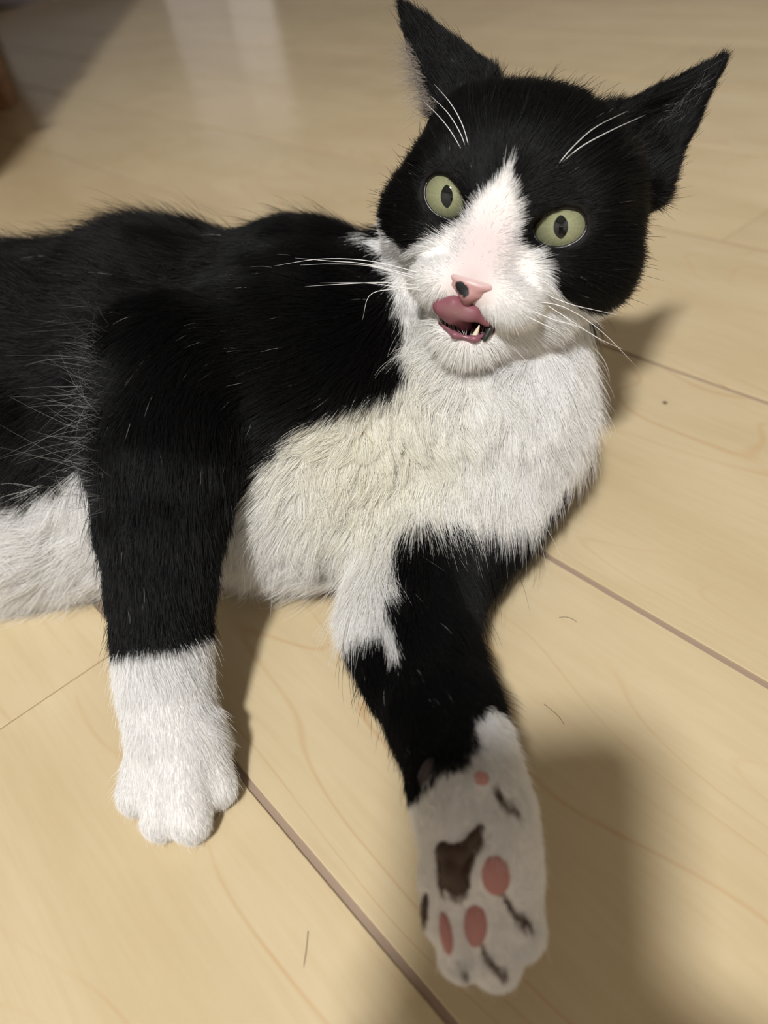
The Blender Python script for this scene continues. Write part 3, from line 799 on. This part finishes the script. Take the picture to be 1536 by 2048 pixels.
for c, s in EYES:
    e0 = H(*c)
    g = CAM - e0; g /= np.linalg.norm(g); gl = HM.T @ g          # gaze, in head axes
    gl = gl + np.array([-0.20 if s < 0 else -0.03, 0.0, 0]); gl /= np.linalg.norm(gl)
    up = HM.T @ cvec((0.04 if s < 0 else 0.0, -1, 0)); up -= gl * (up @ gl); up /= np.linalg.norm(up); rt = np.cross(up, gl)
    V = []; Q = []; nr, na = 36, 64
    for i in range(nr + 1):
        th = 1.75 * (i / nr)
        for j in range(na):
            ph = 2 * math.pi * j / na
            V.append(math.cos(th) * gl + math.sin(th) * (math.cos(ph) * rt + math.sin(ph) * up))
    for i in range(nr):
        for j in range(na):
            Q.append((i * na + j, i * na + (j + 1) % na, (i + 1) * na + (j + 1) % na, (i + 1) * na + j))
    V = np.array(V); ang = np.arccos(np.clip(V @ gl, -1, 1)); ph = np.arctan2(V @ up, V @ rt)
    inner = np.array([0.245, 0.258, 0.145]); outer = np.array([0.17, 0.175, 0.105]); rim = np.array([0.02, 0.02, 0.012])
    t = np.clip(ang / 0.85, 0, 1)[:, None]
    streak = (0.5 * np.sin(ph * 23 + 3 * np.sin(ph * 5)) + 0.5 * np.sin(ph * 41 + 1.3))[:, None]
    cc = (inner * (1 - t) + outer * t) * (1 + 0.10 * streak)
    sp = np.array([math.sin(k * 12.9 + s) for k in range(len(V))])[:, None]
    cc *= 1 + 0.05 * sp
    cc = np.where(ang[:, None] > 1.0, rim, cc)
    me = mesh('eye', [H(*(c + ER * v)) for v in V], Q); vcol(me, cc)
    eo = link('eye', me, M_EYE, cat)
    # pupil: upright slit lying on the cornea
    V2 = [gl * 1.0]; Q2 = []
    n2 = 48
    for rr in (0.5, 1.0):
        for j in range(n2):
            p_ = 2 * math.pi * j / n2
            w_ = 0.215 if s > 0 else 0.19
            x = w_ * rr * math.cos(p_) * (1 - 0.35 * abs(math.sin(p_)) ** 3); y = 0.335 * rr * math.sin(p_)
            v = gl * math.sqrt(1 - x * x - y * y) + rt * x + up * y; V2.append(v)
    for j in range(n2):
        Q2.append((0, 1 + j, 1 + (j + 1) % n2)); Q2.append((1 + j, 1 + n2 + j, 1 + n2 + (j + 1) % n2, 1 + (j + 1) % n2))
    pm = mesh('pupil', [H(*(c + (ER + 0.008) * v)) for v in V2], Q2)
    link('pupil', pm, M_PUPIL, eo)['label'] = 'black slit pupil'
    th = math.radians(20) * s; rimp = []
    for j in range(49):
        p_ = 2 * math.pi * j / 48; u = 0.90 * math.cos(p_) * 0.985; v = ((0.56 * (1 + 0.28 * u)) if math.sin(p_) > 0 else 0.68) * math.sin(p_) * 0.985 - 0.04
        x = u * s * math.cos(th) - v * math.sin(th); y = u * s * math.sin(th) + v * math.cos(th)
        z = math.sqrt(max((ER + 0.02) ** 2 - x * x - y * y, 0.01)); rimp.append(H(c[0] + x, c[1] + y, c[2] + z))
    link('eyelid', mesh('eyelid', *tube(rimp, [0.00065] * 49, 8)), M_LID, cat)

# ------------------------------------------------------------------ nose, mouth
def sculpt(name, prims, cuts, h, colour, m, smooth=2):
    """prims in head axes: (a, b, ra, rb) cones or ('e', centre, radii)"""
    Fs = []; los = []; his = []
    for p in prims:
        if p[0] == 'e':
            f = ell_fn(p[1], p[2]); q = H(*p[1]); r = max(p[2]) * .01; los.append(q - r); his.append(q + r)
        else:
            A, B = H(*p[0]), H(*p[1]); f = cone_fn(A, B, p[2] * .01, p[3] * .01); r = max(p[2], p[3]) * .01
            los.append(np.minimum(A, B) - r); his.append(np.maximum(A, B) + r)
        Fs.append(f)
    Fl = Field(np.min(los, 0) - .002, np.max(his, 0) + .002, h)
    for f, a_, b_ in zip(Fs, los, his): Fl.add(f, a_, b_, 0.0022, 0.006)
    for p in cuts:
        A, B = H(*p[0]), H(*p[1]); r = max(p[2], p[3]) * .01
        Fl.cut(cone_fn(A, B, p[2] * .01, p[3] * .01), np.minimum(A, B) - r, np.maximum(A, B) + r, 0.0006)
    V, Q = Fl.mesh(smooth)
    me = to_mesh(name, V, Q); vcol(me, colour(toH(V)))
    return link(name, me, m, cat)
def nose_col(q):
    c = np.tile(np.array([0.43, 0.245, 0.24]), (len(q), 1))
    low = np.clip((-2.75 - q[:, 1]) / 0.3, 0, 1)[:, None]
    c = c * (1 - low) + low * np.array([0.20, 0.085, 0.09])
    hi = np.clip((q[:, 1] + 2.52) / 0.22, 0, 1)[:, None]; c = c * (1 - hi) + hi * np.array([0.56, 0.44, 0.43])
    spot = ((q[:, 0] + 0.20) / 0.27) ** 2 + ((q[:, 1] + 2.70 + 0.35 * (q[:, 0] + 0.2)) / 0.20) ** 2 < 1
    return np.where(spot[:, None], np.array([0.012, 0.013, 0.014]), c)
sculpt('nose', [('e', (0, -2.50, 1.32), (0.78, 0.30, 0.40)), ((-0.58, -2.46, 1.30), (0, -2.92, 1.46), 0.24, 0.18), ((0.58, -2.46, 1.30), (0, -2.92, 1.46), 0.24, 0.18),
                ((0, -2.85, 1.44), (0, -3.18, 1.34), 0.17, 0.09)],
       [((-0.30, -2.72, 1.84), (-0.74, -2.54, 1.54), 0.09, 0.08), ((0.26, -2.84, 1.80), (0.80, -2.62, 1.46), 0.13, 0.12)], 0.0006, nose_col, M_NOSE)
def tongue_col(q):
    c = np.tile(np.array([0.20, 0.072, 0.090]), (len(q), 1))
    u = np.clip(1 - np.hypot((q[:, 0] + 0.2) / 0.8, (q[:, 1] + 3.50) / 0.30), 0, 1)[:, None]
    return c * (1 - 0.6 * u) + 0.6 * u * np.array([0.27, 0.175, 0.165])
sculpt('tongue', [((0.80, -3.58, 0.88), (0.30, -3.36, 1.18), 0.15, 0.22), ((0.30, -3.36, 1.18), (-0.40, -3.28, 1.28), 0.22, 0.28), ((-0.40, -3.28, 1.28), (-0.82, -3.42, 1.12), 0.28, 0.32),
                  ((0.10, -3.50, 1.16), (-0.45, -3.52, 1.22), 0.22, 0.26), ((-0.78, -3.50, 1.12), (-0.45, -3.74, 1.0), 0.28, 0.24), ((-0.3, -3.6, 1.0), (-0.1, -3.9, 0.2), 0.26, 0.3)],
       [], 0.0006, tongue_col, M_TONGUE)
sculpt('lower_lip', [((-0.72, -4.10, 0.72), (-0.15, -4.27, 1.00), 0.07, 0.09), ((-0.15, -4.27, 1.00), (0.55, -4.22, 0.92), 0.09, 0.09), ((0.55, -4.22, 0.92), (0.95, -3.85, 0.62), 0.09, 0.07)], [], 0.0006,
       lambda q: np.tile(np.array([0.20, 0.075, 0.10]), (len(q), 1)), M_WET)
sculpt('lip_corner', [((0.93, -3.75, 0.72), (0.86, -4.12, 0.80), 0.13, 0.11)], [], 0.0006, lambda q: np.tile(np.array([0.02, 0.021, 0.02]), (len(q), 1)), M_WET)['label'] = 'dark corner of the lips'
sculpt('tooth', [((0.50, -4.15, 0.82), (0.58, -3.72, 0.98), 0.12, 0.035)], [], 0.0004, lambda q: np.tile(np.array([0.68, 0.60, 0.46]), (len(q), 1)), M_WET)

# ------------------------------------------------------------------ pads of the raised paw
def pad_mesh(p, n, ang, a_, b_, c_, colour, name):
    n = n / np.linalg.norm(n)
    up = cvec((math.sin(ang), -math.cos(ang), 0)); up -= n * (up @ n); up /= np.linalg.norm(up); rt = np.cross(up, n)
    V = []; Q = []; nr, na = 10, 28
    for i in range(nr + 1):
        th = math.pi * i / nr
        for j in range(na):
            ph = 2 * math.pi * j / na
            V.append(p + c_ * math.cos(th) * n + math.sin(th) * (a_ * math.cos(ph) * rt + b_ * math.sin(ph) * up))
    for i in range(nr):
        for j in range(na): Q.append((i * na + j, (i + 1) * na + j, (i + 1) * na + (j + 1) % na, i * na + (j + 1) % na))
    me = mesh(name, V, Q); return link(name, me, mat(name, colour, 0.55, 0.3), cat)
for nm, px, py, ang, a_, b_, colr, p, n in PADS:
    pad_mesh(p - n * 0.0004, n, ang, a_, b_, 0.0016, colr, nm)

pp = [(886, 1702, 2.3), (922, 1706, 2.2), (948, 1678, 1.5), (961, 1656, 0.9), (905, 1745, 3.0), (916, 1780, 1.5), (884, 1768, 1.3), (932, 1772, 1.2)]
ph_ = [(hit(x, y), r) for x, y, r in pp]
A_ = np.array([h[0] - h[1] * 0.0003 * r for h, r in ph_])
PF = Field(A_.min(0) - 0.006, A_.max(0) + 0.006, 0.0005)
for i_, k_ in ((0, 1), (1, 2), (2, 3), (0, 4), (1, 4), (4, 5), (4, 6), (4, 7)):
    ra_, rb_ = ph_[i_][1] * 0.0006 + 0.0006, ph_[k_][1] * 0.0006 + 0.0006
    PF.add(cone_fn(A_[i_], A_[k_], ra_, rb_), np.minimum(A_[i_], A_[k_]) - ra_, np.maximum(A_[i_], A_[k_]) + rb_, 0.0015, 0.003)
link('palm_pad', to_mesh('palm_pad', *PF.mesh(1)), mat('palm_pad', (0.050, 0.028, 0.020), 0.55, 0.3), cat)['label'] = 'dark brown palm pad'

# ------------------------------------------------------------------ whiskers
M_WHISK = mat('whisker_white', (0.85, 0.85, 0.85), 0.3, 0.5)
def whisker(pts, r=0.00012):
    """pts: (px, py, offset towards the camera in m from the skin at the root)"""
    p0, n0 = hit(pts[0][0], pts[0][1])
    if p0 is None: return
    d0 = ((p0 - CAM) @ cvec((0, 0, 1)))
    P3 = [p0 - n0 * 0.001] + [P(x, y, d0 - off) for x, y, off in pts[1:]]
    q = spline(P3, 14); link('whisker', mesh('whisker', *tube(q, np.interp(np.linspace(0, 1, 14), [0, 0.6, 1], [r, r * 0.8, r * 0.15]), 6)), M_WHISK, cat)
for wv_ in ([(845, 545, 0), (740, 522, .002), (640, 518, -.006), (548, 532, -.014)], [(835, 552, 0), (730, 528, .003), (660, 522, -.003), (590, 516, -.01)],
            [(840, 560, 0), (745, 533, .002), (670, 528, -.004), (600, 530, -.01)], [(838, 572, 0), (770, 565, .004), (690, 568, -.002), (610, 573, -.01)],
            [(842, 578, 0), (790, 578, .004), (740, 590, .002), (725, 640, -.002)], [(850, 585, 0), (800, 575, .004), (730, 566, 0), (640, 566, -.008)],
            [(1075, 600, 0), (1130, 615, .003), (1200, 660, 0), (1275, 735, -.008)], [(1085, 608, 0), (1140, 640, .003), (1200, 678, 0), (1250, 700, -.006)],
            [(1090, 590, 0), (1140, 608, .003), (1190, 620, 0), (1245, 632, -.005)], [(1060, 620, 0), (1110, 640, .003), (1160, 655, .001), (1215, 690, -.004)],
            [(1050, 632, 0), (1085, 648, .003), (1110, 660, .003), (1135, 678, .001)],
            [(938, 302, 0), (925, 250, .002), (900, 205, 0), (868, 168, -.004)], [(932, 300, 0), (920, 265, .002), (895, 225, .001), (862, 192, -.002)], [(925, 305, 0), (905, 268, .002), (880, 235, .001), (845, 200, -.002)],
            [(1105, 345, 0), (1140, 300, .003), (1190, 255, .002), (1255, 222, -.002)], [(1112, 335, 0), (1160, 295, .003), (1220, 262, .002), (1290, 230, -.002)]):
    whisker(wv_)

# ------------------------------------------------------------------ stray hairs and a crumb on the boards
M_STRAY = mat('stray_hair_brown', (0.09, 0.06, 0.04), 0.5)
for lab, pts_ in (('thin dark stray cat hair on the floor right of the raised paw', ((1088, 1408), (1108, 1424), (1120, 1436), (1129, 1450))),
                  ('thin stray cat hair on the floor right of the stretched foreleg', ((1118, 1235), (1132, 1234), (1145, 1238), (1155, 1245))),
                  ('faint stray cat hair on the floor left of the raised paw', ((616, 1862), (614, 1885), (611, 1910), (607, 1935)))):
    q = spline([ground(x, y, 0.0004) for x, y in pts_], 10)
    tag(link('stray_hair', mesh('stray_hair', *tube(q, [0.00008] * 9 + [0.00003], 5)), M_STRAY), lab, 'hair', 'stray hairs on the floor')
cv, cq = tube([ground(1326, 804, 0.0006), ground(1330, 805, 0.0008), ground(1335, 806, 0.0005)], [0.0004, 0.0007, 0.0003], 6)
tag(link('crumb', mesh('crumb', cv, cq), M_STRAY), 'tiny dark crumb on the floor to the right of the cat', 'crumb')



# ------------------------------------------------------------------ the phone that takes the picture, held by a hand behind the lens
def PC(x, y, z): return CAM + cvec((x, y, z))          # camera axes: right, down, depth (metres)
phone = empty('smartphone', PC(-0.023, 0.06, -0.006))
tag(phone, 'dark smartphone held over the floor behind the view', 'phone')
def slab(x0, x1, y0, y1, z0, z1, r, n=6):
    V = []; ring = []
    for cx_, cy_, a0 in ((x1 - r, y1 - r, 0), (x0 + r, y1 - r, 1), (x0 + r, y0 + r, 2), (x1 - r, y0 + r, 3)):
        for k in range(n + 1):
            t = (a0 + k / n) * math.pi / 2; ring.append((cx_ + r * math.cos(t), cy_ + r * math.sin(t)))
    for z in (z0, z1): V += [PC(x, y, z) for x, y in ring]
    m = len(ring); Q = [(i, (i + 1) % m, m + (i + 1) % m, m + i) for i in range(m)] + [tuple(range(m))[::-1], tuple(range(m, 2 * m))]
    return V, Q
link('phone_body', mesh('phone_body', *slab(-0.053, 0.0190, -0.009, 0.134, -0.0115, -0.0035, 0.010), False), mat('phone_dark', (0.03, 0.03, 0.035), 0.3), phone)
link('screen', mesh('screen', *slab(-0.0505, 0.0165, -0.0105, 0.1315, -0.0119, -0.0114, 0.008), False), mat('phone_glass', (0.01, 0.01, 0.012), 0.08), phone)
link('camera_bump', mesh('camera_bump', *slab(-0.018, 0.0160, -0.0105, 0.024, -0.0036, -0.0020, 0.006), False), mat('bump_dark', (0.04, 0.04, 0.045), 0.2), phone)
# the hand round the lower half, forearm going back and down to the side
HB = Field(PC(0, 0.10, -0.1) - 0.32, PC(0, 0.10, -0.1) + 0.32, 0.0035)
def hc_(pts, k=0.006):
    for (a_, ra), (b_, rb) in zip(pts[:-1], pts[1:]):
        A, B = PC(*a_), PC(*b_)
        HB.add(cone_fn(A, B, ra, rb), np.minimum(A, B) - max(ra, rb), np.maximum(A, B) + max(ra, rb), k, 0.01)
hc_([((0.036, 0.078, -0.014), 0.0135), ((0.040, 0.110, -0.020), 0.0180), ((0.036, 0.140, -0.034), 0.0190)], 0.012)
hc_([((0.036, 0.140, -0.034), 0.022), ((0.045, 0.180, -0.09), 0.022), ((0.08, 0.20, -0.21), 0.031), ((0.11, 0.21, -0.29), 0.036)], 0.02)
for y, l in ((0.066, 0.95), (0.084, 1.0), (0.102, 0.97), (0.119, 0.85)):      # four fingers across the back of the phone
    hc_([((0.036, y + 0.006, -0.010), 0.0105), ((0.016, y, 0.0065), 0.0085), ((0.016 - 0.050 * l, y - 0.002, 0.0060), 0.0075), ((0.016 - 0.071 * l, y - 0.002, 0.0045), 0.0066)])
hc_([((0.036, 0.108, -0.026), 0.013), ((0.026, 0.086, -0.027), 0.0105), ((0.008, 0.070, -0.023), 0.0092), ((-0.006, 0.060, -0.0215), 0.008)])   # thumb over the screen
HV, HQ = HB.mesh(2)
M_HAND = mat('hand_skin', (0.62, 0.40, 0.29), 0.5, 0.3)
pers = link('person', to_mesh('person', HV, HQ), M_HAND)
tag(pers, 'bare hand and forearm of a person holding the smartphone', 'person')
